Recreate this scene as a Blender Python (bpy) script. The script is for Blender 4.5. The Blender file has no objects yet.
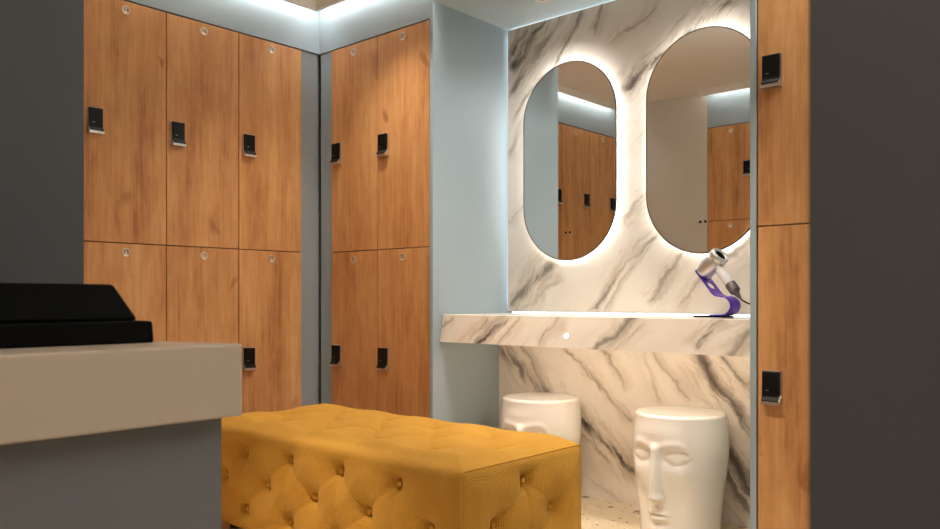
import bpy, bmesh, math, random
import numpy as np
from mathutils import Vector, Matrix

SC = bpy.context.scene
COL = SC.collection
PI = math.pi
random.seed(4)

# ------------------------------------------------------------------ helpers
def link(o, parent=None):
    COL.objects.link(o)
    if parent is not None:
        o.parent = parent
    return o

def obj(name, bm, mats, parent=None, smooth=False, loc=(0, 0, 0), rotz=0.0, recalc=True):
    if recalc:
        bmesh.ops.recalc_face_normals(bm, faces=bm.faces)
    me = bpy.data.meshes.new(name)
    bm.to_mesh(me)
    bm.free()
    if not isinstance(mats, (list, tuple)):
        mats = [mats]
    for m in mats:
        me.materials.append(m)
    if smooth:
        for p in me.polygons:
            p.use_smooth = True
    o = bpy.data.objects.new(name, me)
    o.location = loc
    o.rotation_euler = (0, 0, rotz)
    return link(o, parent)

def tag(o, label=None, cat=None, group=None, kind=None):
    if label: o['label'] = label
    if cat: o['category'] = cat
    if group: o['group'] = group
    if kind: o['kind'] = kind
    return o

def empty(name, loc, rotz=0.0, label=None, cat=None, group=None):
    o = bpy.data.objects.new(name, None)
    o.empty_display_size = 0.1
    o.location = loc
    o.rotation_euler = (0, 0, rotz)
    link(o)
    return tag(o, label, cat, group)

def add_box(bm, lo, hi, mi=0, bevel=0.0, seg=2):
    x0, y0, z0 = lo; x1, y1, z1 = hi
    vs = [bm.verts.new(p) for p in ((x0,y0,z0),(x1,y0,z0),(x1,y1,z0),(x0,y1,z0),(x0,y0,z1),(x1,y0,z1),(x1,y1,z1),(x0,y1,z1))]
    fs = [bm.faces.new([vs[i] for i in q]) for q in ((0,3,2,1),(4,5,6,7),(0,1,5,4),(1,2,6,5),(2,3,7,6),(3,0,4,7))]
    for f in fs: f.material_index = mi
    if bevel > 0:
        es = list({e for f in fs for e in f.edges})
        r = bmesh.ops.bevel(bm, geom=es, offset=bevel, segments=seg, profile=0.5, affect='EDGES')
        for f in r['faces']: f.material_index = mi
    return vs

def box(name, lo, hi, mat, parent=None, bevel=0.0, smooth=False):
    bm = bmesh.new(); add_box(bm, lo, hi, 0, bevel)
    return obj(name, bm, mat, parent, smooth)

def add_poly_prism(bm, pts, axis, a0, a1, mi=0):
    """extrude a 2D polygon along an axis: 'x' -> pts are (y,z); 'z' -> pts are (x,y)"""
    def P(p, a):
        return (a, p[0], p[1]) if axis == 'x' else ((p[0], a, p[1]) if axis == 'y' else (p[0], p[1], a))
    A = [bm.verts.new(P(p, a0)) for p in pts]
    B = [bm.verts.new(P(p, a1)) for p in pts]
    n = len(pts)
    fs = [bm.faces.new(A[::-1]), bm.faces.new(B)]
    for i in range(n):
        fs.append(bm.faces.new((A[i], A[(i+1) % n], B[(i+1) % n], B[i])))
    for f in fs: f.material_index = mi
    return fs

def frame_of(axis):
    a = Vector(axis).normalized()
    t = Vector((0, 0, 1)) if abs(a.z) < 0.9 else Vector((1, 0, 0))
    u = a.cross(t).normalized()
    return a, u, a.cross(u).normalized()

def add_lathe(bm, origin, axis, prof, n=40, mi=None, cap0=True, cap1=True):
    """prof: list of (s along the axis, radius[, material])"""
    o = Vector(origin); a, u, v = frame_of(axis)
    rings = []
    for p in prof:
        rings.append([bm.verts.new(o + a*p[0] + (u*math.cos(2*PI*k/n) + v*math.sin(2*PI*k/n))*p[1]) for k in range(n)])
    for i in range(len(rings)-1):
        for k in range(n):
            f = bm.faces.new((rings[i][k], rings[i][(k+1) % n], rings[i+1][(k+1) % n], rings[i+1][k]))
            f.smooth = True
            f.material_index = (prof[i][2] if len(prof[i]) > 2 else (mi or 0))
    if cap0:
        f = bm.faces.new(rings[0][::-1]); f.material_index = prof[0][2] if len(prof[0]) > 2 else (mi or 0)
    if cap1:
        f = bm.faces.new(rings[-1]); f.material_index = prof[-1][2] if len(prof[-1]) > 2 else (mi or 0)

def add_tube(bm, pts, r, n=10, closed=False):
    pts = [Vector(p) for p in pts]
    rings = []
    N = len(pts)
    for i, p in enumerate(pts):
        d = (pts[(i+1) % N] - pts[i-1]) if closed else (pts[min(i+1, N-1)] - pts[max(i-1, 0)])
        a, u, v = frame_of(d)
        rings.append([bm.verts.new(p + (u*math.cos(2*PI*k/n) + v*math.sin(2*PI*k/n))*r) for k in range(n)])
    for i in range(N if closed else N-1):
        A, B = rings[i], rings[(i+1) % N]
        for k in range(n):
            bm.faces.new((A[k], A[(k+1) % n], B[(k+1) % n], B[k])).smooth = True
    if not closed:
        bm.faces.new(rings[0][::-1]); bm.faces.new(rings[-1])

# ------------------------------------------------------------------ materials
def new_mat(name):
    m = bpy.data.materials.new(name); m.use_nodes = True
    nt = m.node_tree
    b = nt.nodes.get('Principled BSDF')
    return m, nt, b

def lin(r, g, b):
    f = lambda c: (c/255/12.92) if c/255 <= 0.04045 else ((c/255+0.055)/1.055)**2.4
    return (f(r), f(g), f(b), 1)

def mat(name, col, rough=0.5, metal=0.0, spec=0.5, coat=0.0, bump=0.0, bscale=200, var=0.0):
    m, nt, b = new_mat(name)
    b.inputs['Base Color'].default_value = col
    b.inputs['Roughness'].default_value = rough
    b.inputs['Metallic'].default_value = metal
    b.inputs['Specular IOR Level'].default_value = spec
    b.inputs['Coat Weight'].default_value = coat
    b.inputs['Coat Roughness'].default_value = 0.04
    tc = nt.nodes.new('ShaderNodeTexCoord')
    nz = nt.nodes.new('ShaderNodeTexNoise'); nz.inputs['Scale'].default_value = bscale
    nt.links.new(tc.outputs['Object'], nz.inputs['Vector'])
    if bump > 0:
        bp = nt.nodes.new('ShaderNodeBump'); bp.inputs['Strength'].default_value = bump; bp.inputs['Distance'].default_value = 0.002
        nt.links.new(nz.outputs['Fac'], bp.inputs['Height'])
        nt.links.new(bp.outputs['Normal'], b.inputs['Normal'])
    if var > 0:
        n2 = nt.nodes.new('ShaderNodeTexNoise'); n2.inputs['Scale'].default_value = 3
        nt.links.new(tc.outputs['Object'], n2.inputs['Vector'])
        mr = nt.nodes.new('ShaderNodeMapRange'); mr.inputs['To Min'].default_value = 1-var; mr.inputs['To Max'].default_value = 1+var
        nt.links.new(n2.outputs['Fac'], mr.inputs['Value'])
        mx = nt.nodes.new('ShaderNodeMix'); mx.data_type = 'RGBA'; mx.blend_type = 'MULTIPLY'; mx.inputs[0].default_value = 1
        mx.inputs[6].default_value = col
        nt.links.new(mr.outputs[0], mx.inputs[7]); nt.links.new(mx.outputs[2], b.inputs['Base Color'])
    return m

def emis(name, col, strength):
    m, nt, b = new_mat(name)
    b.inputs['Base Color'].default_value = (0.8, 0.8, 0.8, 1)
    b.inputs['Emission Color'].default_value = col
    b.inputs['Emission Strength'].default_value = strength
    return m

class NB:
    """small node-building shorthand"""
    def __init__(s, nt): s.nt = nt
    def n(s, t, **kw):
        x = s.nt.nodes.new(t)
        for k, v in kw.items(): setattr(x, k, v)
        return x
    def put(s, sock, v):
        if isinstance(v, (int, float)): sock.default_value = v
        elif isinstance(v, (tuple, list)): sock.default_value = v
        else: s.nt.links.new(v, sock)
    def m(s, op, a, b=None, c=None, clamp=False):
        x = s.n('ShaderNodeMath', operation=op, use_clamp=clamp)
        s.put(x.inputs[0], a)
        if b is not None: s.put(x.inputs[1], b)
        if c is not None: s.put(x.inputs[2], c)
        return x.outputs[0]
    def v(s, op, a, b=None):
        x = s.n('ShaderNodeVectorMath', operation=op)
        s.put(x.inputs[0], a)
        if b is not None: s.put(x.inputs[1], b)
        return x
    def noise(s, vec, scale, detail=4, rough=0.55, dist=0.0):
        x = s.n('ShaderNodeTexNoise')
        s.put(x.inputs['Vector'], vec)
        x.inputs['Scale'].default_value = scale; x.inputs['Detail'].default_value = detail
        x.inputs['Roughness'].default_value = rough; x.inputs['Distortion'].default_value = dist
        return x
    def ramp(s, fac, stops):
        x = s.n('ShaderNodeValToRGB')
        e = x.color_ramp.elements
        e[0].position, e[0].color = stops[0][0], stops[0][1]
        e[1].position, e[1].color = stops[-1][0], stops[-1][1]
        for p, c in stops[1:-1]:
            k = e.new(p); k.color = c
        s.put(x.inputs['Fac'], fac)
        return x.outputs['Color']
    def mix(s, fac, a, b, mode='MIX'):
        x = s.n('ShaderNodeMix', data_type='RGBA', blend_type=mode)
        s.put(x.inputs[0], fac); s.put(x.inputs[6], a); s.put(x.inputs[7], b)
        return x.outputs[2]
    def maprange(s, v, a, b, c, d, smooth=False):
        x = s.n('ShaderNodeMapRange', interpolation_type='SMOOTHSTEP' if smooth else 'LINEAR')
        s.put(x.inputs['Value'], v)
        for k, q in zip(('From Min', 'From Max', 'To Min', 'To Max'), (a, b, c, d)): s.put(x.inputs[k], q)
        return x.outputs[0]

def wood_mat():
    m, nt, b = new_mat('oak'); q = NB(nt)
    tc = q.n('ShaderNodeTexCoord'); oi = q.n('ShaderNodeObjectInfo')
    off = q.v('MULTIPLY', (13.0, 7.0, 29.0), (1, 1, 1))
    cmb = q.n('ShaderNodeCombineXYZ')
    for i, k in enumerate((37.0, 11.0, 53.0)):
        q.put(cmb.inputs[i], q.m('MULTIPLY', oi.outputs['Random'], k))
    p = q.v('ADD', tc.outputs['Object'], cmb.outputs[0]).outputs[0]
    wob = q.noise(q.v('MULTIPLY', p, (2.0, 2.0, 0.8)).outputs[0], 1.0, 2, 0.5)
    pw = q.v('ADD', p, q.v('MULTIPLY', wob.outputs['Color'], (0.045, 0.045, 0.04)).outputs[0]).outputs[0]
    big = q.noise(q.v('MULTIPLY', pw, (9, 9, 0.9)).outputs[0], 1.0, 4, 0.55)
    fine = q.noise(q.v('MULTIPLY', pw, (70, 70, 3.0)).outputs[0], 1.0, 5, 0.65)
    cross = q.noise(q.v('MULTIPLY', p, (20, 20, 7)).outputs[0], 1.0, 3, 0.6)
    kn = q.noise(q.v('MULTIPLY', p, (6.5, 6.5, 4.2)).outputs[0], 1.0, 2, 0.5, 0.6)
    f = q.m('ADD', q.m('MULTIPLY', big.outputs['Fac'], 0.46), q.m('MULTIPLY', fine.outputs['Fac'], 0.30))
    f = q.m('ADD', f, q.m('MULTIPLY', cross.outputs['Fac'], 0.24))
    c = q.ramp(f, [(0.36, lin(158, 104, 60)), (0.46, lin(188, 134, 84)), (0.55, lin(203, 151, 99)), (0.68, lin(218, 172, 120))])
    # knots and darker figure spots
    k = q.maprange(kn.outputs['Fac'], 0.66, 0.78, 0, 0.75, True)
    c = q.mix(k, c, lin(146, 90, 48))
    nt.links.new(c, b.inputs['Base Color'])
    b.inputs['Roughness'].default_value = 0.52
    b.inputs['Specular IOR Level'].default_value = 0.35
    bp = q.n('ShaderNodeBump'); bp.inputs['Strength'].default_value = 0.12; bp.inputs['Distance'].default_value = 0.001
    nt.links.new(fine.outputs['Fac'], bp.inputs['Height']); nt.links.new(bp.outputs['Normal'], b.inputs['Normal'])
    return m

# ---- the camera's numbers, also used to read the marble's veins off the wall
CAMZ, FPX, CS, SN = 0.922, 801.0, 0.7456, 0.6664
def on_y(x, y, Y):
    u = (x - 470)/FPX; d = Y/(SN*u + CS)
    return (d*(CS*u - SN), CAMZ + d*(299 - y)/FPX)

def marble_mat(name, veins, tilt, seed, base_amt=0.5, Yp=3.2):
    """veins: (x0, z0, x1, z1, half width m, strength) drawn on the slab in metres; tilt = general direction of the figure"""
    m, nt, b = new_mat(name); q = NB(nt)
    tc = q.n('ShaderNodeTexCoord'); P = tc.outputs['Object']
    P = q.v('ADD', P, (0, 0, 0)).outputs[0]
    Ps = q.v('ADD', P, (seed*3.1, 0, seed*1.7)).outputs[0]
    w1 = q.noise(Ps, 2.6, 3, 0.5); w2 = q.noise(Ps, 11.0, 4, 0.6); w3 = q.noise(Ps, 45.0, 3, 0.6)
    sub = lambda n, k: q.v('MULTIPLY', q.v('SUBTRACT', n.outputs['Color'], (0.5, 0.5, 0.5)).outputs[0], (k, k, k)).outputs[0]
    W = q.v('ADD', q.v('ADD', P, sub(w1, 0.16)).outputs[0], q.v('ADD', sub(w2, 0.060), sub(w3, 0.012)).outputs[0]).outputs[0]
    ct, st = math.cos(tilt), math.sin(tilt)
    al = q.v('DOT_PRODUCT', W, (ct, 0, st)).outputs['Value']
    ac = q.v('DOT_PRODUCT', W, (-st, 0, ct)).outputs['Value']
    cb = q.n('ShaderNodeCombineXYZ')
    q.put(cb.inputs[0], q.m('MULTIPLY', al, 2.2)); q.put(cb.inputs[1], q.m('MULTIPLY', ac, 16.0)); cb.inputs[2].default_value = seed
    streak = q.noise(cb.outputs[0], 1.0, 6, 0.68).outputs['Fac']
    cb2 = q.n('ShaderNodeCombineXYZ')
    q.put(cb2.inputs[0], q.m('MULTIPLY', al, 0.8)); q.put(cb2.inputs[1], q.m('MULTIPLY', ac, 3.2)); cb2.inputs[2].default_value = seed + 9
    soft = q.noise(cb2.outputs[0], 1.0, 5, 0.6).outputs['Fac']
    # thin random filaments
    rid = q.m('ABSOLUTE', q.m('SUBTRACT', soft, 0.5))
    fil = q.maprange(rid, 0.0, 0.014, 1, 0, True)
    msk = q.maprange(q.noise(Ps, 3.3, 2, 0.5).outputs['Fac'], 0.48, 0.66, 0, 1, True)
    tot = q.m('MULTIPLY', q.m('MULTIPLY', fil, msk), 0.5*base_amt)
    sep = q.n('ShaderNodeSeparateXYZ'); nt.links.new(W, sep.inputs[0])
    X, Z = sep.outputs[0], sep.outputs[2]
    wide = None
    st_fac = q.maprange(streak, 0.34, 0.56, 0.25, 1.0, True)
    for (x0, z0, x1, z1, hw, s) in veins:
        L = math.hypot(x1-x0, z1-z0); dx, dz = (x1-x0)/L, (z1-z0)/L
        t = q.m('ABSOLUTE', q.m('ADD', q.m('ADD', q.m('MULTIPLY', X, -dz), q.m('MULTIPLY', Z, dx)), x0*dz - z0*dx))
        a = q.m('ADD', q.m('ADD', q.m('MULTIPLY', X, dx/L), q.m('MULTIPLY', Z, dz/L)), -(x0*dx + z0*dz)/L)
        a = q.m('ABSOLUTE', q.m('SUBTRACT', a, 0.5))
        win = q.maprange(a, 0.38, 0.60, s, 0, True)
        v = q.maprange(t, 0.0, hw, 1, 0, True)
        tot = q.m('MAXIMUM', tot, q.m('MULTIPLY', v, win))
        wv = q.m('MULTIPLY', q.maprange(t, 0.0, hw*3.0 + 0.008, 1, 0, True), win)
        wide = wv if wide is None else q.m('MAXIMUM', wide, wv)
    tot = q.m('MULTIPLY', tot, st_fac)
    cb3 = q.n('ShaderNodeCombineXYZ')
    q.put(cb3.inputs[0], q.m('MULTIPLY', al, 1.7)); q.put(cb3.inputs[1], q.m('MULTIPLY', ac, 14.0)); cb3.inputs[2].default_value = seed + 21
    fn = q.noise(cb3.outputs[0], 1.0, 3, 0.5).outputs['Fac']
    fil2 = q.maprange(q.m('ABSOLUTE', q.m('SUBTRACT', fn, 0.5)), 0.0, 0.045, 0.5, 0, True)
    smudge = q.maprange(streak, 0.40, 0.64, 0.04, 0.74, True)
    tot = q.m('MAXIMUM', tot, q.m('MULTIPLY', wide, q.m('MAXIMUM', fil2, smudge)))
    # cream clouding
    cl = q.maprange(soft, 0.42, 0.70, 0, 0.38*base_amt, True)
    base = q.mix(cl, lin(230, 223, 213), lin(204, 189, 167))
    vein_c = q.mix(q.maprange(q.m('ADD', q.m('MULTIPLY', tot, 0.7), q.m('MULTIPLY', q.noise(Ps, 5.0, 3, 0.5).outputs['Fac'], 0.6)), 0.3, 0.95, 0, 1, True), lin(176, 148, 110), lin(84, 74, 68))
    col = q.mix(q.m('MINIMUM', tot, 1.0), base, vein_c)
    nt.links.new(col, b.inputs['Base Color'])
    b.inputs['Roughness'].default_value = 0.16
    b.inputs['Specular IOR Level'].default_value = 0.5
    return m

def terrazzo_mat():
    m, nt, b = new_mat('terrazzo'); q = NB(nt)
    tc = q.n('ShaderNodeTexCoord'); P = tc.outputs['Object']
    P = q.v('ADD', P, q.v('MULTIPLY', q.noise(P, 30, 2).outputs['Color'], (0.012, 0.012, 0.0)).outputs[0]).outputs[0]
    c = q.mix(q.noise(P, 60, 4).outputs['Fac'], lin(196, 178, 150), lin(220, 205, 180))
    for sc, th, r, cols in ((16, 0.42, 0.30, [(0.0, lin(70, 62, 52)), (0.45, lin(120, 104, 84)), (0.7, lin(235, 222, 200)), (1.0, lin(150, 120, 90))]),
                            (42, 0.5, 0.32, [(0.0, lin(92, 82, 70)), (0.4, lin(160, 138, 112)), (0.7, lin(240, 232, 214)), (1.0, lin(140, 112, 84))])):
        vo = q.n('ShaderNodeTexVoronoi'); vo.inputs['Scale'].default_value = sc; nt.links.new(P, vo.inputs['Vector'])
        sp = q.n('ShaderNodeSeparateColor'); nt.links.new(vo.outputs['Color'], sp.inputs[0])
        on = q.m('MULTIPLY', q.m('GREATER_THAN', sp.outputs[0], th), q.m('LESS_THAN', vo.outputs['Distance'], r))
        c = q.mix(on, c, q.ramp(sp.outputs[1], cols))
    nt.links.new(c, b.inputs['Base Color']); b.inputs['Roughness'].default_value = 0.35
    return m

def velvet_mat():
    m, nt, b = new_mat('mustard_velvet'); q = NB(nt)
    uv = q.n('ShaderNodeUVMap'); uv.uv_map = 'UVMap'
    s = q.n('ShaderNodeSeparateXYZ'); nt.links.new(uv.outputs[0], s.inputs[0])
    # waffle weave of little raised lozenges
    fx = q.m('ADD', s.outputs[0], s.outputs[1]); fy = q.m('SUBTRACT', s.outputs[0], s.outputs[1])
    k = 2*PI/0.0105
    h = q.m('MULTIPLY', q.m('SINE', q.m('MULTIPLY', fx, k)), q.m('SINE', q.m('MULTIPLY', fy, k)))
    nz = q.noise(q.v('MULTIPLY', uv.outputs[0], (1, 1, 1)).outputs[0], 9, 4)
    fz = q.noise(uv.outputs[0], 320, 2)
    c = q.mix(nz.outputs['Fac'], lin(196, 138, 42), lin(219, 168, 70))
    c = q.mix(q.maprange(h, -1, 0.6, 0.5, 0), c, lin(128, 78, 10))  # shading in the weave's hollows painted into the colour
    nt.links.new(c, b.inputs['Base Color'])
    b.inputs['Roughness'].default_value = 0.78
    b.inputs['Specular IOR Level'].default_value = 0.2
    b.inputs['Sheen Weight'].default_value = 0.35
    b.inputs['Sheen Roughness'].default_value = 0.4
    b.inputs['Sheen Tint'].default_value = lin(255, 214, 130)
    bp = q.n('ShaderNodeBump'); bp.inputs['Strength'].default_value = 0.5; bp.inputs['Distance'].default_value = 0.003
    nt.links.new(q.m('ADD', h, q.m('MULTIPLY', fz.outputs['Fac'], 0.6)), bp.inputs['Height']); nt.links.new(bp.outputs['Normal'], b.inputs['Normal'])
    return m

M = {}
M['oak'] = wood_mat()
M['paint'] = mat('blue_grey_paint', lin(154, 168, 175), 0.55, spec=0.3, bump=0.03, var=0.03)
M['panel'] = mat('blue_grey_panel', lin(146, 152, 156), 0.45, spec=0.4, bump=0.02, var=0.02)
M['base_grey'] = mat('grey_counter_base', lin(124, 124, 130), 0.5, spec=0.35, bump=0.02, var=0.02)
M['dark_panel'] = mat('graphite_panel', lin(82, 84, 88), 0.5, spec=0.35, bump=0.02, var=0.03)
M['greige'] = mat('greige_paint', lin(210, 206, 196), 0.6, spec=0.25, bump=0.03, var=0.03)
M['ceil'] = mat('warm_white_ceiling_paint', lin(238, 235, 228), 0.7, spec=0.2, bump=0.03, var=0.02)
M['alcove_ceil'] = mat('pale_grey_ceiling_paint', lin(176, 188, 192), 0.6, spec=0.25, bump=0.02, var=0.02)
M['carcass'] = mat('dark_carcass', lin(46, 32, 22), 0.7, bump=0.02)
M['black'] = mat('black_plastic', lin(9, 9, 10), 0.45, spec=0.2, bump=0.02)
M['black_soft'] = mat('black_matt_plastic', lin(4, 4, 4), 0.65, spec=0.08, bump=0.03)
M['chrome'] = mat('satin_chrome', lin(205, 198, 190), 0.42, metal=1.0, bump=0.01)
M['disc'] = mat('brushed_steel', lin(214, 200, 178), 0.45, metal=0.6, bump=0.03, bscale=400)
M['ink'] = mat('engraved_grey', lin(52, 44, 36), 0.6)
M['white_stone'] = mat('white_solid_surface', lin(220, 203, 186), 0.35, spec=0.45, bump=0.01, var=0.015)
M['ceramic'] = mat('white_glazed_ceramic', lin(250, 247, 242), 0.22, spec=0.5, coat=0.8, var=0.01)
M['velvet'] = velvet_mat()
M['feet'] = mat('dark_wood_foot', lin(44, 34, 28), 0.5, bump=0.05)
M['mirror'] = mat('silvered_glass', (0.86, 0.865, 0.85, 1), 0.0, metal=1.0)
M['frame'] = mat('bronze_mirror_edge', lin(70, 66, 62), 0.4, metal=0.6)
M['silver'] = mat('nickel_shell', lin(214, 210, 206), 0.36, metal=0.9, bump=0.01)
M['pearl'] = mat('white_handle_shell', lin(226, 222, 222), 0.3, spec=0.5)
M['iron'] = mat('grey_filter_cage', lin(104, 96, 98), 0.4, metal=0.6, bump=0.4, bscale=600)
M['purple'] = mat('purple_anodised_metal', lin(92, 48, 176), 0.32, metal=0.45, bump=0.02)
M['terrazzo'] = terrazzo_mat()
COOL = (0.86, 0.95, 1.0, 1)
NEUT = (1.0, 0.98, 0.94, 1)
WARM = (1.0, 0.87, 0.72, 1)
WARMER = (1.0, 0.84, 0.66, 1)
M['led_cove'] = emis('led_cove', (1.0, 0.975, 0.94, 1), 18)
M['led_edge'] = emis('led_edge', COOL, 4.0)
M['led_mirror'] = emis('led_mirror', NEUT, 13)
M['led_under'] = emis('led_under', WARMER, 28)
M['lens'] = emis('downlight_lens_and_glint', WARM, 14)  # also gives the counter-front glint its glow

# veins of the slabs, read off the photograph's pixels onto the slab plane
def V(Y, rows):
    out = []
    for (x0, y0, x1, y1, w, s) in rows:
        a = on_y(x0, y0, Y); c = on_y(x1, y1, Y)
        out.append((a[0], a[1], c[0], c[1], w*0.0047, s))
    return out
upper_veins = V(3.21, [
    (507, 72, 548, 14, 15, 1.0), (506, 100, 540, 40, 9, .85), (508, 160, 530, 100, 7, .55), (528, 66, 566, 10, 8, .7),
    (553, 64, 584, 8, 6, .75), (590, 36, 608, -6, 5, .7), (606, 48, 662, -4, 5, .6), (619, 92, 700, 22, 9, .95),
    (508, 56, 532, 26, 8, .9), (510, 124, 544, 72, 6, .7), (690, 32, 744, -6, 11, .95), (640, 60, 690, 10, 4, .5), (508, 304, 560, 262, 13, .85), (520, 310, 566, 276, 5, .5),
    (619, 230, 646, 192, 9, .6), (590, 308, 660, 238, 6, .75), (604, 308, 640, 268, 4, .5), (648, 308, 684, 254, 6, .7),
    (676, 308, 712, 276, 5, .6), (724, 268, 754, 236, 8, .7), (508, 224, 526, 196, 6, .4), (632, 150, 660, 110, 5, .4)])
front_veins = V(2.74, [
    (460, 344, 486, 316, 5, .9), (472, 346, 508, 314, 6, .95), (492, 346, 520, 318, 4, .5), (544, 344, 562, 318, 5, .6), (586, 348, 640, 314, 6, .75),
    (606, 352, 650, 322, 4, .5), (698, 354, 724, 314, 7, .8), (726, 358, 756, 320, 8, .7), (440, 330, 456, 314, 4, .6)])
lower_veins = V(3.16, [
    (500, 352, 550, 394, 13, .85), (518, 346, 548, 392, 6, .6), (566, 344, 604, 396, 6, .75), (600, 390, 640, 424, 5, .65), (574, 412, 640, 472, 9, 1.0), (580, 430, 612, 462, 5, .6),
    (600, 346, 630, 390, 5, .65), (640, 350, 660, 404, 5, .55), (650, 350, 690, 400, 5, .6), (694, 350, 756, 444, 14, 1.0), (722, 352, 756, 396, 8, .8),
    (716, 424, 756, 500, 11, .95), (580, 470, 640, 512, 6, .4), (730, 470, 760, 530, 10, .8)])
M['marble_upper'] = marble_mat('marble_upper', upper_veins, math.radians(48), 1.0)
M['marble_lower'] = marble_mat('marble_lower', lower_veins, math.radians(-52), 4.0)
M['marble_counter'] = marble_mat('marble_counter', front_veins, math.radians(42), 7.0, 0.8)

# ------------------------------------------------------------------ the room
XL, YR, YO = -3.482, 2.678, 0.68          # planes of the left doors, of the far doors, of the opposite doors
ZM, ZT, ZB = 1.168, 2.236, 0.109
CEIL, FASC = 2.477, 2.430
AX0, AX1, AYB = -2.625, -1.110, 3.262     # the vanity alcove
ACEIL = 2.336

def S(o): o['kind'] = 'structure'; return o

S(box('floor', (-4.1, -2.6, -0.1), (1.6, 3.5, 0.0), M['terrazzo']))
S(box('ceiling', (-4.1, -2.6, CEIL), (1.6, 3.5, CEIL+0.12), M['ceil']))
S(box('wall_west', (-4.1, 0.2, 0.0), (-3.985, 3.5, CEIL), M['paint']))
S(box('wall_north', (-4.1, 3.38, 0.0), (1.6, 3.5, CEIL), M['paint']))
S(box('wall_east', (1.48, -2.6, 0.0), (1.6, 3.38, CEIL), M['greige']))
S(box('wall_entry_right', (-0.1885, 0.55, 0.0), (1.48, YO, CEIL), M['dark_panel'], bevel=0.002))
S(box('wall_south', (-4.1, -2.6, 0.0), (1.48, -2.48, CEIL), M['greige']))
S(box('wall_foyer', (-4.1, -2.48, 0.0), (-3.98, 0.2, CEIL), M['greige']))

# partition that holds the opposite lockers; its end panel is the dark wall behind the white counter
bm = bmesh.new()
add_box(bm, (-2.313, 0.2, 0.0), (-1.65, YO+0.0035, CEIL), 0, 0.002)
S(obj('wall_partition_end', bm, M['dark_panel']))
S(box('wall_opposite', (-3.98, 0.2, 0.0), (-2.681, YO, CEIL), M['greige']))
# bulkheads over the lockers
S(box('trim_bulkhead_west', (-3.98, YO, ZT+0.005), (XL, YR, CEIL), M['paint']))
bm = bmesh.new()
add_box(bm, (-3.98, YR, ZT+0.005), (AX0-0.022, 3.38, CEIL))
add_box(bm, (AX0-0.022, YR, ACEIL), (AX1+0.022, 3.38, CEIL))
add_box(bm, (AX1+0.022, YR, ZT+0.005), (1.48, 3.38, CEIL))
S(obj('trim_bulkhead_north', bm, M['paint']))
S(box('trim_bulkhead_opposite', (-2.681, 0.2, 2.207), (-2.313, YO, CEIL), M['paint']))
# alcove: pale ceiling, side panels, back wall
S(box('ceiling_alcove', (AX0, YR+0.001, ACEIL-0.02), (AX1, AYB, ACEIL), M['alcove_ceil']))
S(box('wall_alcove_back', (AX0, AYB, 0.0), (AX1, 3.38, ACEIL), M['alcove_ceil']))
S(box('wall_alcove_west', (AX0-0.022, YR-0.002, 0.0), (AX0, 3.38, ACEIL), M['paint'], bevel=0.0015))
S(box('wall_alcove_east', (AX1, YR-0.002, 0.0), (AX1+0.022, 3.38, ACEIL), M['paint'], bevel=0.0015))
# corner fillers between the two locker banks, set back under the bulkhead
bm = bmesh.new()
add_box(bm, (-3.98, 2.564, 0.0), (XL-0.016, 2.676, ZT+0.004))
add_box(bm, (-3.98, 2.677, 0.0), (XL-0.030, 2.70, ZT+0.004))
S(obj('trim_corner_west', bm, M['panel']))
S(box('trim_corner_north', (XL-0.006, YR+0.014, 0.0), (-3.380, 3.38, ZT+0.004), M['paint']))
# fascias hanging from the ceiling in front of the bulkheads, hiding the light strips
G, TF = 0.080, 0.014
bm = bmesh.new()
add_box(bm, (XL+G, YO+G+TF, FASC), (XL+G+TF, YR-G, CEIL))
add_box(bm, (XL+G, YR-G-TF, FASC), (1.48, YR-G, CEIL))
S(obj('trim_cove', bm, M['ceil']))
S(box('trim_cove_opposite', (-2.681, YO+G, FASC), (-1.65, YO+G+TF, CEIL), M['ceil']))

# light strips in the coves
tag(box('led_strip', (XL+0.030, YO+0.05, CEIL-0.012), (XL+0.050, YR-0.03, CEIL-0.001), M['led_cove']),
    'white light strip in ceiling cove above lockers 14 to 19', 'light strip', 'cove light strips')
tag(box('led_strip', (XL+0.06, YR-0.050, CEIL-0.012), (-0.2, YR-0.030, CEIL-0.001), M['led_cove']),
    'white light strip in ceiling cove above lockers 20 to 23', 'light strip', 'cove light strips')
tag(box('led_strip', (-2.66, YO+0.030, CEIL-0.012), (-1.66, YO+0.050, CEIL-0.001), M['led_cove']),
    'white cove light strip above locker reflected in right-hand oval mirror', 'light strip', 'cove light strips')

# ------------------------------------------------------------------ lockers
LW = 0.3655
LWW = 0.3765
def digits_mesh(text, size):
    cu = bpy.data.curves.new('digits', 'FONT'); cu.body = text; cu.size = size
    cu.align_x = 'CENTER'; cu.align_y = 'CENTER'; cu.extrude = 0.0002
    o = bpy.data.objects.new('digits', cu); COL.objects.link(o)
    bpy.context.view_layer.update()
    dg = bpy.context.evaluated_depsgraph_get()
    me = bpy.data.meshes.new_from_object(o.evaluated_get(dg))
    bpy.data.objects.remove(o)
    return me

def make_disc(text, x, z, parent):
    bm = bmesh.new()
    add_lathe(bm, (0, 0, 0), (0, -1, 0), [(-0.001, 0.0195), (0.0016, 0.0195), (0.0022, 0.0188), (0.0022, 0.0165), (0.0014, 0.0158), (0.0014, 0.001)], 32, 0)
    if text:
        me = digits_mesh(text, 0.026)
        n0 = len(bm.faces)
        b2 = bmesh.new(); b2.from_mesh(me)
        b2.transform(Matrix.Translation((0, -0.0018, 0)) @ Matrix.Rotation(PI/2, 4, 'X'))
        t = bpy.data.meshes.new('t'); b2.to_mesh(t); b2.free()
        bm.from_mesh(t)
        bm.faces.ensure_lookup_table()
        for f in bm.faces[n0:]: f.material_index = 1
    return obj('number_disc', bm, [M['disc'], M['ink']], parent, loc=(x, -0.0005, z))

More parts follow.
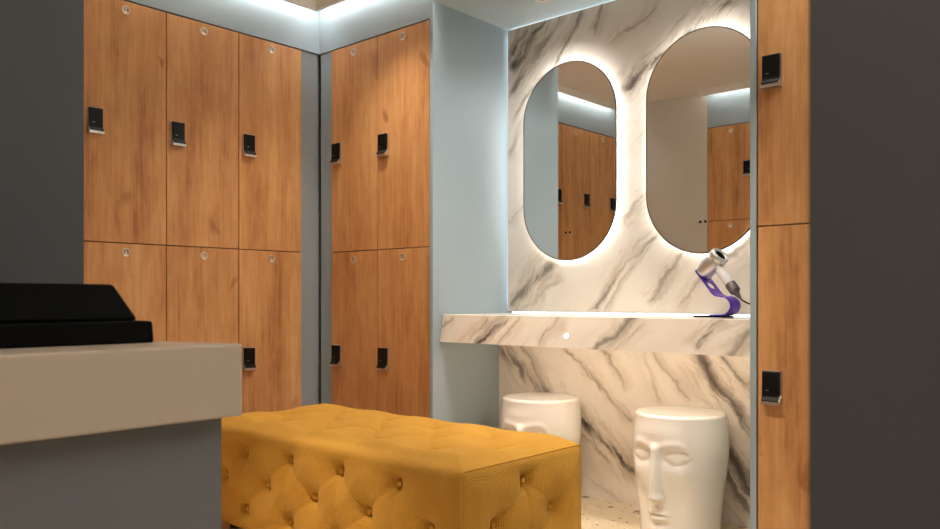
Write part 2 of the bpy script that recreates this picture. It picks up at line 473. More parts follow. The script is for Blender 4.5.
def lock_bm():
    bm = bmesh.new()
    prof_c = [(0.0, 0.054), (-0.007, 0.054), (-0.008, -0.028), (-0.026, -0.0475), (-0.0265, -0.0590), (0.0, -0.0590)]
    add_poly_prism(bm, prof_c, 'x', -0.0315, 0.0315, 1)
    prof = [(-0.006, 0.051), (-0.0165, 0.051), (-0.0185, 0.047), (-0.0185, -0.024), (-0.0205, -0.033), (-0.0290, -0.0440), (-0.0290, -0.0475), (-0.006, -0.0475)]
    add_poly_prism(bm, prof, 'x', -0.0285, 0.0285, 0)
    # small maker's line and status mark on the reader face
    add_box(bm, (-0.017, -0.0190, -0.012), (-0.006, -0.0184, -0.0105), 1)
    return bm
LOCK = obj('lock', lock_bm(), [M['black'], M['chrome']])
LOCK_ME = LOCK.data
bpy.data.objects.remove(LOCK)

def locker(loc, rotz, label, tiers, numbers, group, LW=LW, ZT=ZT):
    """tiers: list of (z0, z1, lock centre z). The front plane is local y = 0 and faces -y."""
    r = empty('locker', loc, rotz, label, 'locker', group)
    h = LW/2
    body = box('body', (-h+0.0008, 0.0195, ZB-0.004), (h-0.0008, 0.49, ZT), M['carcass'], r)
    box('plinth', (-h+0.0008, 0.035, 0.0), (h-0.0008, 0.48, ZB-0.005), M['dark_panel'], r)
    for (z0, z1, zl), num in zip(tiers, numbers):
        bm = bmesh.new()
        add_box(bm, (-h+0.0022, 0.0, 0.0022), (h-0.0022, 0.019, z1-0.0022-z0), 0, 0.0008, 1)
        d = obj('door', bm, M['oak'], r, loc=(0, 0, z0))
        lk = bpy.data.objects.new('lock', LOCK_ME); lk.location = (-h+0.052, 0.0, zl-z0); link(lk, d)
        if num is not None: make_disc(num, 0.0, z1-z0-0.041, d)
    return r

two = [(ZM, ZT, 1.687), (ZB, ZM, 0.628)]
g = 'oak lockers of the left bank'
for k in range(5):
    y = 2.562 - LWW*(k+0.5)
    up, lo = str(18-2*k), str(19-2*k)
    lab = {0: 'oak locker with upper door 18 and lower door 19, beside the grey corner strip',
           1: 'oak locker with upper door 16 and lower door 17, between lockers 14 and 18',
           2: 'oak locker with upper door 14 and lower door 15, beside the dark end wall',
           3: 'oak locker behind the dark end wall, middle door seen in left oval mirror',
           4: 'oak locker at end of row, right-hand sliver reflected in left oval mirror'}[k]
    locker((XL, y, 0), PI/2, lab, two, (up, lo), g, LWW)
g = 'oak lockers of the far bank'
for k, nums, lab in ((0, ('20', '21'), 'narrow-looking oak locker with doors 20 and 21, beside the grey corner strip'),
                     (1, ('22', '23'), 'oak locker with doors 22 and 23, against pale blue alcove wall left of marble counter')):
    locker((-2.649 - LW*(1-k) - LW/2, YR, 0), 0, lab, two, nums, g)
locker((AX1+0.025+LW/2, YR, 0), 0, 'oak locker right of hair dryer and marble counter, partly hidden by dark wall', two, (None, None), 'oak lockers of the far bank')
ZT2 = 2.203; t3 = (ZT2 - ZB)/3
three = [(ZT2-t3, ZT2, ZT2-t3/2+.02), (ZT2-2*t3, ZT2-t3, ZT2-1.5*t3), (ZB, ZT2-2*t3, ZB+t3/2)]
locker((-2.497, YO, 0), PI, 'oak three-door locker beside greige wall, seen only reflected in right oval mirror', three, ('', '', ''), 'oak lockers of the opposite bank', LW, ZT2)

# ------------------------------------------------------------------ vanity
CT, CB = 0.850, 0.720
bm = bmesh.new()
add_poly_prism(bm, [(2.722, CB), (2.744, CT-0.002), (2.746, CT), (3.255, CT), (3.255, CT-0.05), (2.772, CT-0.05), (2.752, CB)], 'x', AX0+0.001, AX1-0.001)
tag(obj('vanity_counter', bm, M['marble_counter']), 'long veined marble counter shelf under the two oval mirrors', 'counter')
bm = bmesh.new()
add_box(bm, (AX0+0.016, 3.212, CT+0.010), (AX1-0.016, 3.232, ACEIL-0.020-0.010), 0, 0.0015)
tag(obj('marble_panel', bm, M['marble_upper']), 'large veined marble slab behind the mirrors, edges glowing from behind', 'wall panel')
tag(box('marble_panel', (AX0+0.001, 3.158, 0.0), (AX1-0.001, 3.178, CT-0.051), M['marble_lower']),
    'veined marble slab below the counter, behind the white head stools', 'wall panel')
# light lines around the upper slab
def led(lo, hi, label):
    tag(box('led_strip', lo, hi, M['led_edge']), label, 'light strip', 'light lines around the marble slab')
led((AX0+0.003, 3.236, CT+0.03), (AX0+0.015, 3.250, ACEIL-0.05), 'vertical light line between pale blue wall and marble slab')
led((AX1-0.015, 3.236, CT+0.03), (AX1-0.003, 3.250, ACEIL-0.05), 'vertical light line at hidden right edge of marble slab, behind locker end panel')
led((AX0+0.02, 3.236, ACEIL-0.030), (AX1-0.02, 3.250, ACEIL-0.0205), 'light line between marble slab and pale alcove ceiling')
led((AX0+0.02, 3.242, CT+0.001), (AX1-0.02, 3.250, CT+0.006), 'light line along the back of the marble counter')
# light strip under the counter
tag(box('led_strip', (AX0+0.22, 2.79, CT-0.062), (AX1-0.05, 2.81, CT-0.0505), M['led_under']),
    'warm light strip under the marble counter, above the stools', 'light strip')
# glowing disc standing in for a bright reflection on the counter front
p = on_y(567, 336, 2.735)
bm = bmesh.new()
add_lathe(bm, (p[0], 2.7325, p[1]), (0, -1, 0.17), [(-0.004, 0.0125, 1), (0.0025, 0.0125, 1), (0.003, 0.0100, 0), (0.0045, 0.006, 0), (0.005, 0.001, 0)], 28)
tag(obj('glint_disc', bm, [M['lens'], M['chrome']]), 'tiny glowing disc standing in for a glint on marble counter front', 'light')

# mirrors
def pill(W, H, n=40):
    r = W/2; s = H/2 - r; pts = []
    for k in range(n+1): a = PI*k/n; pts.append((r*math.cos(a), s + r*math.sin(a)))
    for k in range(n+1): a = PI + PI*k/n; pts.append((r*math.cos(a), -s + r*math.sin(a)))
    return pts
def mirror(x, z, label):
    r = empty('oval_mirror', (x, 3.212, z), 0, label, 'mirror', 'backlit oval mirrors')
    W, H = 0.538, 0.955
    bm = bmesh.new(); add_poly_prism(bm, pill(W-0.009, H-0.009), 'y', -0.0345, -0.030)
    obj('glass', bm, M['mirror'], r)
    bm = bmesh.new()
    o_, i_ = pill(W, H), pill(W-0.009, H-0.009)
    n = len(o_)
    ring = [[bm.verts.new((p[0], y, p[1])) for p in q] for q, y in ((o_, -0.0355), (o_, -0.029), (i_, -0.029), (i_, -0.0355))]
    for a in range(4):
        A, B = ring[a], ring[(a+1) % 4]
        for k in range(n): bm.faces.new((A[k], A[(k+1) % n], B[(k+1) % n], B[k]))
    obj('frame', bm, M['frame'], r)
    bm = bmesh.new()
    fs = add_poly_prism(bm, pill(W-0.05, H-0.05), 'y', -0.0285, -0.0005)
    for f in fs[:2]: f.material_index = 1
    obj('backlight', bm, [M['led_mirror'], M['frame']], r, recalc=True)
    for s in (-1, 1):
        bm = bmesh.new(); add_lathe(bm, (s*0.011, -0.0344, -H/2+0.135), (0, -1, 0), [(0, 0.006), (0.0012, 0.0055), (0.0014, 0.001)], 18)
        obj('touch_button', bm, M['black'], r)
    return r
mirror(-2.211, 1.584, 'backlit oval mirror nearest the pale blue wall, reflecting lockers')
mirror(-1.521, 1.591, 'backlit oval mirror above the hair dryer, partly cut off by locker panel')

# alcove downlight whose glint shows on the slab, and unseen downlights added for brightness
def downlight(x, y, z, label, power, ang, blend, tgt=None, color=WARM, r_=0.04):
    t = empty('downlight', (x, y, z), 0, label, 'light', 'ceiling downlights')
    bm = bmesh.new()
    add_lathe(bm, (0, 0, 0), (0, 0, -1), [(-0.03, r_+0.012), (0.003, r_+0.012), (0.004, r_+0.008), (0.001, r_), (-0.012, r_-0.006)], 32, cap0=False, cap1=False)
    obj('trim_ring', bm, M['white_stone'], t)
    bm = bmesh.new(); add_lathe(bm, (0, 0, 0), (0, 0, -1), [(-0.006, r_-0.004), (-0.004, r_-0.006), (-0.004, 0.001)], 28)
    obj('lens', bm, M['lens'], t)
    L = bpy.data.lights.new('downlight_lamp', 'SPOT'); L.energy = power; L.color = color[:3]
    L.spot_size = math.radians(ang); L.spot_blend = blend; L.shadow_soft_size = 0.035
    lo = bpy.data.objects.new('downlight_lamp', L); lo.location = (0, 0, -0.012)
    if tgt:
        d = Vector(tgt) - Vector((x, y, z)); lo.rotation_euler = d.to_track_quat('-Z', 'Y').to_euler()
    link(lo, t)
    return t
downlight(-2.23, 3.0, ACEIL-0.020, 'small alcove downlight whose glint shows on the marble above left mirror', 16, 120, 0.9, None, NEUT, 0.022)
downlight(-1.5, 3.0, ACEIL-0.020, 'added small alcove downlight above the hair dryer and right oval mirror, out of frame', 16, 120, 0.9, None, NEUT, 0.022)  # added to brighten the upper slab
downlight(-2.0, 2.35, CEIL, 'added ceiling downlight above far end of mustard ottoman, out of frame', 66, 95, 0.9, (-2.1, 2.2, 0))  # unseen, added to light the ottoman top
downlight(-2.75, 2.35, CEIL, 'added ceiling downlight above locker corner and ottoman, out of frame', 50, 105, 0.9, (-2.8, 2.15, 0))  # unseen, added to light the ottoman and lower doors
downlight(-2.1, 0.98, CEIL, 'added ceiling downlight in front of mustard ottoman for floor bounce, out of frame', 240, 44, 0.4, (-2.15, 0.98, 0))  # unseen, added so floor bounce lifts the ceiling
downlight(-1.3, 1.5, CEIL, 'added fill downlight aimed at the white head stools, out of frame', 125, 52, 0.9, (-1.65, 2.95, 0.15))  # unseen, added to brighten the stools

downlight(-1.22, 2.22, CEIL, 'added fill downlight aimed at the pale blue alcove wall, out of frame', 34, 62, 0.8, (-2.62, 2.98, 1.25), NEUT)  # unseen, added to brighten the alcove side wall
# unseen wall light added beyond the right locker to brighten the ceiling
S(box('wall_north_right', (AX1+0.026+LW, YR, 0.0), (1.48, YR+0.1, ZT+0.004), M['paint']))
ws = empty('added_wall_light', (0.0, YR, 1.75), PI, 'added white wall light beyond the right locker, brightening the ceiling, out of frame', 'light')
bm = bmesh.new(); add_box(bm, (-0.14, 0.0, -0.05), (0.14, 0.018, 0.05), 0, 0.004); obj('bracket', bm, M['white_stone'], ws)
bm = bmesh.new(); add_poly_prism(bm, [(0.018, -0.045), (0.06, -0.045), (0.085, 0.03), (0.081, 0.03), (0.058, -0.040), (0.018, -0.040)], 'x', -0.14, 0.14); obj('shade', bm, M['white_stone'], ws)
L = bpy.data.lights.new('ceiling_fill', 'AREA'); L.energy = 85; L.shape = 'RECTANGLE'; L.size = 0.24; L.size_y = 0.04; L.color = NEUT[:3]
lo = bpy.data.objects.new('ceiling_fill', L); lo.location = (0, 0.045, 0.0); lo.rotation_euler = (PI, 0, 0); link(lo, ws)
# unseen fill light added behind the camera
L = bpy.data.lights.new('foyer_fill', 'AREA'); L.energy = 29; L.shape = 'RECTANGLE'; L.size = 1.2; L.size_y = 0.6; L.color = (1.0, 0.88, 0.76)
lo = bpy.data.objects.new('foyer_fill', L); lo.location = (0.0, -1.4, CEIL-0.02); link(lo)

# ------------------------------------------------------------------ mustard tufted ottoman
def ottoman():
    x0, x1, y0, y1, z0, z1 = -2.960, -1.551, 1.696, 2.326, 0.037, 0.428
    cx, cy = (x0+x1)/2, (y0+y1)/2
    r = empty('tufted_ottoman', (cx, cy, 0), 0, 'large mustard velvet ottoman with deep-buttoned top and sides', 'ottoman')
    hx, hy, hz = (x1-x0)/2, (y1-y0)/2, (z1-z0)/2
    C = np.array([0, 0, (z0+z1)/2])
    half = np.array([hx, hy, hz]); rad = 0.030
    mx = 0.2814
    def rows(span, mod, off):
        return [v for v in np.arange(-3, 4)*mod + off if abs(v) < span - 0.06]
    B = {}
    # (face) -> list of button (u, v) in metres from the face's centre
    zr = [0.345 - C[2], 0.233 - C[2], 0.121 - C[2]]
    fr = []
    for k, z in enumerate(zr):
        for v in rows(hx, mx, 0.0 if k % 2 else mx/2): fr.append((v, z))
    B['front'] = fr; B['back'] = fr
    en = [(0.0, zr[0]), (-0.145, zr[1]), (0.145, zr[1]), (0.0, zr[2])]
    B['right'] = en; B['left'] = en
    tp = []
    for k, y in enumerate((-0.154, 0.0, 0.154)):
        for v in rows(hx, mx, mx/2 if k % 2 == 0 else 0.0): tp.append((v, y))
    B['top'] = tp
    faces = {'front': ((1, 0, 0), (0, 0, 1), (0, -1, 0), hx, hz, hy), 'back': ((-1, 0, 0), (0, 0, 1), (0, 1, 0), hx, hz, hy),
             'right': ((0, 1, 0), (0, 0, 1), (1, 0, 0), hy, hz, hx), 'left': ((0, -1, 0), (0, 0, 1), (-1, 0, 0), hy, hz, hx),
             'top': ((1, 0, 0), (0, 1, 0), (0, 0, 1), hx, hy, hz), 'bottom': ((1, 0, 0), (0, -1, 0), (0, 0, -1), hx, hy, hz)}
    bm = bmesh.new(); uvl = bm.loops.layers.uv.new('UVMap')
    btn = []
    def axis_pts(h):
        n = int(2*h/0.0060)
        t = np.linspace(-1, 1, n+1)
        return h*(0.75*t + 0.25*np.sin(t*PI/2))
    cache = {}
    for fn, (U, Vv, N, hu, hv, hn) in faces.items():
        U, Vv, N = map(np.array, (U, Vv, N))
        us, vs = axis_pts(hu), axis_pts(hv)
        uu, vv = np.meshgrid(us, vs, indexing='ij')
        P = uu[..., None]*U + vv[..., None]*Vv + hn*N
        # rounded box
        inner = np.clip(P, -(half-rad), half-rad)
        D = P - inner; ln = np.linalg.norm(D, axis=-1, keepdims=True); ln[ln < 1e-9] = 1
        dirn = D/ln
        Pr = inner + dirn*rad
        e = np.minimum(hu - np.abs(uu), hv - np.abs(vv))
        edge = np.clip((e-0.012)/0.075, 0, 1); edge = edge*edge*(3-2*edge)
        dsp = np.zeros_like(uu)
        bl = B.get(fn, [])
        if bl:
            dsp += (0.027 if fn == 'top' else 0.013)*edge                                   # overall puff
            fold = np.zeros_like(uu); dim = np.zeros_like(uu)
            for i, a in enumerate(bl):
                d = np.hypot(uu-a[0], vv-a[1])
                dim = np.maximum(dim, 0.62*np.exp(-(d/0.024)**2) + 0.38*np.exp(-(d/0.075)**2))
                near = [b for b in bl if b is not a and np.hypot(a[0]-b[0], a[1]-b[1]) < 0.26 and abs(a[1]-b[1]) > 0.05]
                rng = [(b, True) for b in near]
                # the fold runs on to the border where the row ends
                for (du, dv) in ((1, 1), (1, -1), (-1, 1), (-1, -1)):
                    if not any((b[0]-a[0])*du > 0 and (b[1]-a[1])*dv > 0 for b in near):
                        rng.append(((a[0]+du*0.085, a[1]+dv*(0.085 if fn != 'top' else 0.09)), False))
                for b, full in rng:
                    ab = np.array([b[0]-a[0], b[1]-a[1]]); L2 = ab@ab
                    t = np.clip(((uu-a[0])*ab[0] + (vv-a[1])*ab[1])/L2, 0, 1)
                    dd = np.hypot(uu-a[0]-t*ab[0], vv-a[1]-t*ab[1])
                    w = np.exp(-(dd/(0.015 if fn == 'top' else 0.0075))**1.2)
                    amp = (0.75 + 0.25*np.cos(2*PI*t)) if full else (1-t)**1.2*0.9
                    fold = np.maximum(fold, w*amp)
            dsp -= dim*(0.056 if fn == 'top' else 0.050)*np.clip(edge*1.3, 0, 1) + fold*(0.021 if fn == 'top' else 0.0062)*np.clip(edge*1.5, 0, 1)
            # little drag wrinkles radiating from the buttons
            for i, a in enumerate(bl):
                d = np.hypot(uu-a[0], vv-a[1]); an = np.arctan2(vv-a[1], uu-a[0])
                dsp += 0.0012*np.exp(-((d-0.03)/0.022)**2)*np.sin(an*9+i)
        Pf = Pr + N*dsp[..., None] + C
        vid = {}
        for i in range(len(us)):
            for j in range(len(vs)):
                p = Pf[i, j]
                key = tuple(np.round(p, 5))
                bv = cache.get(key)
                if bv is None:
                    bv = bm.verts.new(p); cache[key] = bv
                vid[i, j] = bv
        for i in range(len(us)-1):
            for j in range(len(vs)-1):
                q = [(i, j), (i+1, j), (i+1, j+1), (i, j+1)]
                vq = [vid[k] for k in q]
                if len(set(vq)) < 4: continue
                f = bm.faces.new(vq); f.smooth = True
                for lp, k in zip(f.loops, q): lp[uvl].uv = (us[k[0]] + hn*3, vs[k[1]] + hn)
        for a in bl: btn.append((a, U, Vv, N, hn))
    bmesh.ops.remove_doubles(bm, verts=bm.verts, dist=0.0004)
    obj('cushion', bm, M['velvet'], r, smooth=True)
    for (a, U, Vv, N, hn) in btn:
        bm = bmesh.new(); uvl = bm.loops.layers.uv.new('UVMap')
        base = a[0]*U + a[1]*Vv + (hn-(0.022 if N[2] > 0.5 else 0.0285))*N + C
        add_lathe(bm, base, N, [(-0.006, 0.004), (0.0, 0.010), (0.004, 0.0115), (0.008, 0.0095), (0.0105, 0.005), (0.0112, 0.0008)], 16)
        obj('button', bm, M['velvet'], r, smooth=True)
    # seam cord round the two ends
    for sx in (-1, 1):
        bm = bmesh.new(); bm.loops.layers.uv.new('UVMap')
        X = sx*(hx-0.0095)
        yy, za, zb = hy-0.0078, z0+0.016, z1-0.0078
        k = 0.014; pts = [(X, -yy, za)]
        pts += [(X, -yy, z) for z in np.linspace(za+0.02, zb-k, 8)] + [(X, -yy+k*0.3, zb-k*0.3)]
        pts += [(X, y, zb) for y in np.linspace(-yy+k, yy-k, 12)] + [(X, yy-k*0.3, zb-k*0.3)]
        pts += [(X, yy, z) for z in np.linspace(zb-k, za, 8)]
        add_tube(bm, pts, 0.0032, 8)
        obj('piping', bm, M['velvet'], r, smooth=True)
    for sx in (-1, 1):
        for sy in (-1, 1):
            bm = bmesh.new()
            add_lathe(bm, (sx*(hx-0.09), sy*(hy-0.09), 0), (0, 0, 1), [(0, 0.020), (0.036, 0.026), (0.040, 0.026)], 20)
            obj('leg', bm, M['feet'], r)
    return r
ottoman()

# ------------------------------------------------------------------ ceramic head stools
def stool_mesh():
    H = 0.474
    nt_, nz = 220, 170
    zk = np.array([0, .02, .08, .16, .24, .31, .36, .41, .45, .474]); rk = np.array([.156, .156, .160, .169, .180, .187, .188, .184, .180, .178])
    zs = np.concatenate([np.linspace(0, H-0.012, nz), H-0.012+0.012*np.sin(np.linspace(0.15, 1, 9)*PI/2)])
    Rz = np.interp(zs, zk, rk)
    # smooth the profile
    for _ in range(30): Rz[1:-10] = (Rz[:-11] + Rz[1:-10]*2 + Rz[2:-9])/4
    ph = np.linspace(-PI, PI, nt_, endpoint=False)
    Zg, Pg = np.meshgrid(zs, ph, indexing='ij')
    R = np.repeat(Rz[:, None], nt_, 1)
    top = zs > H-0.012
    R[top] -= (0.012 - np.sqrt(np.maximum(0, 0.012**2 - (zs[top]-(H-0.012))**2)))[:, None]
    x = Pg*0.178; z = Zg; ax = np.abs(x)
    g = lambda cx, cz, sx, sz: np.exp(-((ax-cx)/sx)**2 - ((z-cz)/sz)**2)
    d = np.zeros_like(R)
    face = np.exp(-(x/0.15)**4)
    # brow, running round into the bridge of the nose
    bz = 0.352 + 0.014*np.sin(np.clip((ax-0.012)/0.12, 0, 1)*PI) - 0.02*np.clip((ax-0.09)/0.06, 0, 1)
    d += 0.0050*np.exp(-((z-bz)/0.015)**2)*np.clip((0.150-ax)/0.05, 0, 1)*np.clip((ax+0.004)/0.012, 0, 1)
    # sockets
    d -= 0.017*g(0.076, 0.318, 0.048, 0.031)
    d -= 0.008*g(0.040, 0.312, 0.022, 0.030)
    # eyeballs with almond lids
    ex, ez = (ax-0.080)/0.039, (z-0.315)/(0.0190)
    q = ex**2 + ez**2*(1+0.8*ex**2)
    d += 0.0125*np.clip(1-q, 0, 1)**0.6
    d += 0.0042*np.exp(-((np.sqrt(q)-1.10)/0.13)**2)
    d += 0.0025*np.exp(-((np.sqrt(((ax-0.080)/0.050)**2 + ((z-0.318)/0.031)**2)-1)/0.10)**2)*(z > 0.318)
    # nose
    t = np.clip((0.352 - z)/0.200, 0, 1)
    below = 1/(1+np.exp(-(z-0.149)/0.0035))
    nh = (0.014 + 0.030*t**1.1)*below*np.clip((0.375-z)/0.03, 0, 1)
    nw = 0.0155 + 0.008*t**2
    d += nh*np.exp(-(ax/nw)**2.6)
    d += 0.013*g(0.022, 0.158, 0.011, 0.013)
    d += 0.006*np.exp(-(ax/0.03)**2)*np.clip((0.34-z)/0.1, 0, 1)*below
    d -= 0.004*g(0.034, 0.160, 0.010, 0.02)
    # lips
    mw = np.clip(1-(ax/0.052)**2, 0, 1)**0.7
    up = 0.100 + 0.003*np.cos(ax/0.016) - 0.004*(ax/0.05)**2
    d += 0.011*mw*np.exp(-((z-up)/0.0075)**2)
    d += 0.0125*np.clip(1-(ax/0.044)**2, 0, 1)**0.7*np.exp(-((z-0.0785)/0.0085)**2)
    d -= 0.006*mw*np.exp(-((z-0.0905)/0.003)**2)
    d += 0.007*g(0.0, 0.092, 0.055, 0.035)
    d -= 0.004*g(0.0, 0.128, 0.008, 0.014)
    d -= 0.006*g(0.0, 0.058, 0.04, 0.009)
    # chin, cheekbones, hollows
    d += 0.015*g(0.0, 0.030, 0.045, 0.022)
    d += 0.006*g(0.098, 0.250, 0.04, 0.03)
    d -= 0.009*g(0.082, 0.140, 0.035, 0.055)
    d += 0.004*g(0.0, 0.42, 0.09, 0.04)
    fade = np.clip((H-0.02-z)/0.05, 0, 1)*np.clip((z+0.0)/0.01, 0.2, 1)
    R = R + d*fade
    th = Pg - PI/2
    X, Y = R*np.cos(th), R*np.sin(th)
    bm = bmesh.new()
    vs = [[bm.verts.new((X[i, k], Y[i, k], zs[i])) for k in range(nt_)] for i in range(len(zs))]
    for i in range(len(zs)-1):
        for k in range(nt_):
            bm.faces.new((vs[i][k], vs[i][(k+1) % nt_], vs[i+1][(k+1) % nt_], vs[i+1][k])).smooth = True
    prev = vs[-1]
    for s in (0.9, 0.6, 0.3):
        cur = [bm.verts.new((v.co.x*s, v.co.y*s, H + 0.002*(1-s))) for v in vs[-1]]
        for k in range(nt_): bm.faces.new((prev[k], prev[(k+1) % nt_], cur[(k+1) % nt_], cur[k])).smooth = True
        prev = cur
    bm.faces.new(prev).smooth = True
    bm.faces.new(vs[0][::-1])
    return bm
st = obj('head_stool', stool_mesh(), M['ceramic'], smooth=False, loc=(-1.507, 2.946, 0), rotz=math.radians(-3))
tag(st, 'white glazed stool shaped as a face, below the hair dryer', 'stool', 'white ceramic head stools')
s2 = st.copy(); s2.location = (-2.215, 2.965, 0); s2.rotation_euler = (0, 0, math.radians(8)); link(s2)
tag(s2, 'white glazed head stool half hidden behind the mustard ottoman', 'stool', 'white ceramic head stools')

# ------------------------------------------------------------------ hair dryer on its stand
R_ = Vector((CS, SN, 0)); N_ = Vector((SN, -CS, 0)); Zv = Vector((0, 0, 1))
PX = 0.00396
O = Vector((-1.401, 3.0, CT))
SR, SN_ = 0.62, 0.785                       # the stand's profile plane and its width, turned to the viewer
sd = (R_*SR + N_*SN_).normalized(); wd = (R_*SN_ - N_*SR).normalized()
def at(xc=0, w=0, z=0):
    return O + (sd*(xc/SR) + wd*w)*PX + Zv*z*PX
stand = empty('dryer_stand', tuple(O), 0, 'purple metal hair dryer stand with round hole, on marble counter', 'stand')
loc_ = lambda p: p - O
bm = bmesh.new()
pl = [(-9, -8), (12, -8), (13, -7), (13, 7), (12, 8), (-9, 8), (-10, 7), (-10, -7)]
A = [bm.verts.new(loc_(at(s_, w, 0.0))) for s_, w in pl]; Bv = [bm.verts.new(loc_(at(s_, w, 1.6))) for s_, w in pl]
bm.faces.new(A[::-1]); bm.faces.new(Bv)
for i in range(len(pl)): bm.faces.new((A[i], A[(i+1) % 8], Bv[(i+1) % 8], Bv[i]))
obj('base', bm, M['black_soft'], stand)
path = [(2, 2.2), (9, 2.2)] + [(9.5 + 7.5*math.sin(a), 11.6 - 9.4*math.cos(a)) for a in np.linspace(0.2, PI-0.5, 14)] + [(11.0, 20.6), (7, 21.2), (5.2, 22.4), (3.8, 24.2)]
bm = bmesh.new()
w_ = 8.2
rows_ = [[bm.verts.new(loc_(at(s_, w, z))) for w in np.linspace(-w_, w_, 9)] for s_, z in path]
for i in range(len(rows_)-1):
    for k in range(8): bm.faces.new((rows_[i][k], rows_[i][k+1], rows_[i+1][k+1], rows_[i+1][k])).smooth = True
s0, z0_ = path[-1]; s1, z1_ = -9.0, 48.0
Lp = math.hypot((s1-s0)/SR, z1_-z0_)
def up(a, b_): f = b_/Lp; return loc_(at(s0+(s1-s0)*f, a, z0_+(z1_-z0_)*f))
cb_ = Lp*0.30; rh = 4.6
outer = [(-w_, 0), *[(w, 0) for w in np.linspace(-w_, w_, 9)[1:]]]
outer += [(w_, b_) for b_ in np.linspace(0, Lp-3, 9)[1:]] + [(w_-1.2, Lp-1.0)] + [(w, Lp) for w in np.linspace(w_-3, -w_+3, 5)] + [(-w_+1.2, Lp-1.0)]
outer += [(-w_, b_) for b_ in np.linspace(Lp-3, 0, 9)[:-1]]
ov, iv = [], []
for (a_, b_) in outer:
    ov.append(bm.verts.new(up(a_, b_)))
    an = math.atan2(b_-cb_, a_); iv.append(bm.verts.new(up(rh*math.cos(an), cb_ + rh*math.sin(an))))
for i in range(len(outer)):
    j = (i+1) % len(outer); bm.faces.new((ov[i], ov[j], iv[j], iv[i]))
bmesh.ops.remove_doubles(bm, verts=bm.verts, dist=0.0004)
arm = obj('arm', bm, M['purple'], stand)
md = arm.modifiers.new('thick', 'SOLIDIFY'); md.thickness = 0.005; md.offset = 0

dry = empty('hair_dryer', tuple(O), 0, 'silver and white hair dryer propped on the purple stand', 'hair dryer')
pe = (up(0, Lp) - up(0, 0)).normalized()                 # up the plate
ah = wd.cross(pe).normalized()                          # the barrel stands square on the plate
if ah.z < 0: ah = -ah
hh = (R_*0.426 - Zv*0.905).normalized()
hh = (hh + N_*(-hh.dot(ah)/N_.dot(ah))).normalized()
def im(x, y, n): return R_*((x-714)*PX) + Zv*((317-y)*PX) + N_*(n*PX)
Lh = 0.114
hc = up(0.3, Lp-6.0) + ah*(0.0029 + Lh/2)
bm = bmesh.new()
add_lathe(bm, hc - ah*Lh/2, ah, [(0.0, 0.012, 1), (0.0, 0.030), (0.002, 0.0335), (0.008, 0.0365), (0.030, 0.0385), (0.060, 0.0390), (0.085, 0.0390), (0.086, 0.0382), (0.088, 0.0382), (0.089, 0.0390),
          (0.104, 0.0385), (0.110, 0.0365), (0.112, 0.0330), (0.111, 0.0270), (0.107, 0.0225, 1), (0.095, 0.0205, 1), (0.070, 0.0195, 1), (0.069, 0.001, 1)], 48)
obj('head', bm, [M['silver'], M['black']], dry)
bm = bmesh.new()
hp = hc + ah*0.012 + hh*0.030
add_lathe(bm, hp, hh, [(0.0, 0.0195, 1), (0.012, 0.0195, 1), (0.013, 0.0190), (0.016, 0.0195), (0.086, 0.0200), (0.088, 0.0190)], 32)
obj('handle', bm, [M['pearl'], M['silver']], dry)
bm = bmesh.new()
add_lathe(bm, hp + hh*0.088, hh, [(0.0, 0.0200), (0.002, 0.0212), (0.034, 0.0214), (0.040, 0.0200), (0.044, 0.0140), (0.052, 0.0105), (0.068, 0.0060), (0.074, 0.0035)], 32)
obj('filter_cage', bm, M['iron'], dry)
bm = bmesh.new()
e0 = hp + hh*0.158
wallp = Vector((AX1-0.003, 3.02, CT+0.036)) - O
rest = Vector((-1.27, 2.965, CT+0.004)) - O
pts = [e0, e0 + hh*0.012, e0 + hh*0.018 + R_*0.012, None]
c0 = e0 + hh*0.016
mid = [c0.lerp(wallp, f) - Zv*0.014*math.sin(f*PI) for f in np.linspace(0.08, 1, 14)]
add_tube(bm, [e0, e0 + hh*0.010] + mid, 0.0028, 8)
obj('cord', bm, M['black_soft'], dry, smooth=True)

# ------------------------------------------------------------------ white counter and black box in front
ct = empty('entry_counter', (-1.40, 0.30, 0), 0, 'white-topped counter with grey base, nearest the camera, beside the dark end wall', 'counter')
co = Vector((-1.40, 0.30, 0))
bm = bmesh.new()
zt, zb = 0.849, 0.731
poly = [(-1.648, -0.55), (-1.150, -0.55), (-1.150, 0.724), (-1.152, 0.729), (-1.157, 0.7305), (-1.648, 0.577)]
fs = add_poly_prism(bm, [(x-co.x, y-co.y) for x, y in poly], 'z', zb, zt)
es = [e for e in bm.edges if abs(e.verts[0].co.z - e.verts[1].co.z) < 1e-6]
bmesh.ops.bevel(bm, geom=es, offset=0.004, segments=3, profile=0.5, affect='EDGES')
obj('worktop', bm, M['white_stone'], ct)
bm = bmesh.new()
poly = [(-1.648, -0.53), (-1.180, -0.53), (-1.180, 0.708), (-1.648, 0.560)]
add_poly_prism(bm, [(x-co.x, y-co.y) for x, y in poly], 'z', 0.0, zb-0.0005)
obj('base', bm, M['base_grey'], ct)

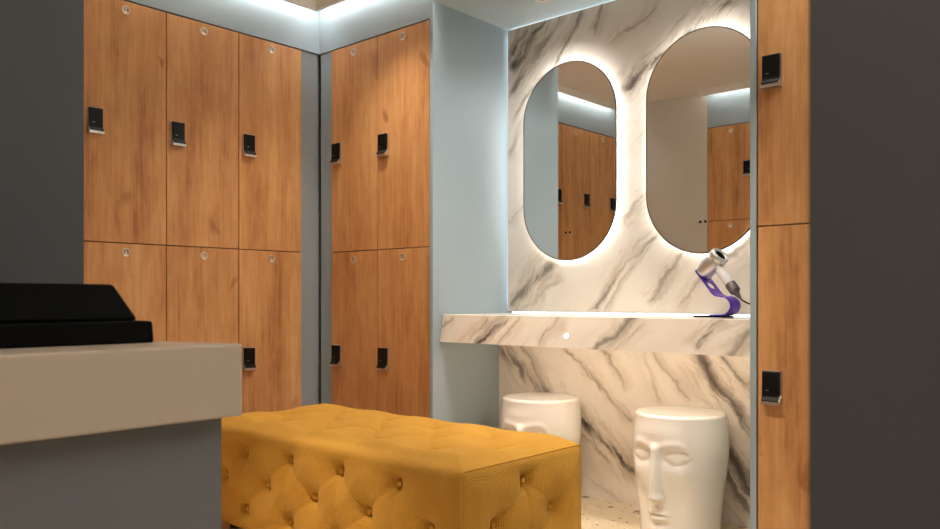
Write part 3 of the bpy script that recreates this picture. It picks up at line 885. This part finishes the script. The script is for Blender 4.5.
# black box: a wide flat base and a lid with sloping ends
bx = empty('storage_box', (-1.41, 0.40, zt), 0, 'low black box with sloping sides on a wide flat base, on the white countertop', 'box')
bo = Vector((-1.41, 0.40, zt))
def frustum(bm, lo0, hi0, z0, lo1, hi1, z1, bev):
    a = [(lo0[0], lo0[1], z0), (hi0[0], lo0[1], z0), (hi0[0], hi0[1], z0), (lo0[0], hi0[1], z0)]
    b_ = [(lo1[0], lo1[1], z1), (hi1[0], lo1[1], z1), (hi1[0], hi1[1], z1), (lo1[0], hi1[1], z1)]
    A = [bm.verts.new(Vector(p)-bo) for p in a]; B_ = [bm.verts.new(Vector(p)-bo) for p in b_]
    bm.faces.new(A[::-1]); bm.faces.new(B_)
    for i in range(4): bm.faces.new((A[i], A[(i+1) % 4], B_[(i+1) % 4], B_[i]))
    bmesh.ops.bevel(bm, geom=list(bm.edges), offset=bev, segments=3, profile=0.5, affect='EDGES')
bm = bmesh.new(); frustum(bm, (-1.555, 0.10), (-1.285, 0.647), zt+0.0003, (-1.553, 0.102), (-1.287, 0.645), zt+0.0365, 0.004)
obj('base', bm, M['black_soft'], bx)
bm = bmesh.new(); frustum(bm, (-1.535, 0.12), (-1.330, 0.642), zt+0.0367, (-1.500, 0.165), (-1.355, 0.610), zt+0.098, 0.006)
obj('lid', bm, M['black_soft'], bx)

# ------------------------------------------------------------------ camera, world, view
cam = bpy.data.cameras.new('camera'); cam.sensor_width = 36; cam.lens = FPX*36/940
cam.shift_y = 34.5/940; cam.clip_start = 0.05
cam.dof.use_dof = True; cam.dof.focus_distance = 3.2; cam.dof.aperture_fstop = 7.1
co_ = bpy.data.objects.new('camera', cam); co_.location = (0, 0, CAMZ); co_.rotation_euler = (PI/2, 0, math.atan2(SN, CS))
link(co_); SC.camera = co_
w = bpy.data.worlds.new('world'); SC.world = w; w.use_nodes = True
w.node_tree.nodes['Background'].inputs[0].default_value = (0.9, 0.95, 1.0, 1)
w.node_tree.nodes['Background'].inputs[1].default_value = 0.02
SC.view_settings.view_transform = 'Standard'; SC.view_settings.look = 'None'
SC.view_settings.gamma = 1.0; SC.view_settings.exposure = 0.0; SC.view_settings.use_curve_mapping = False
SC.cycles.use_denoising = True
SC.cycles.max_bounces = 10; SC.cycles.diffuse_bounces = 5; SC.cycles.glossy_bounces = 5
SC.cycles.sample_clamp_indirect = 4.0
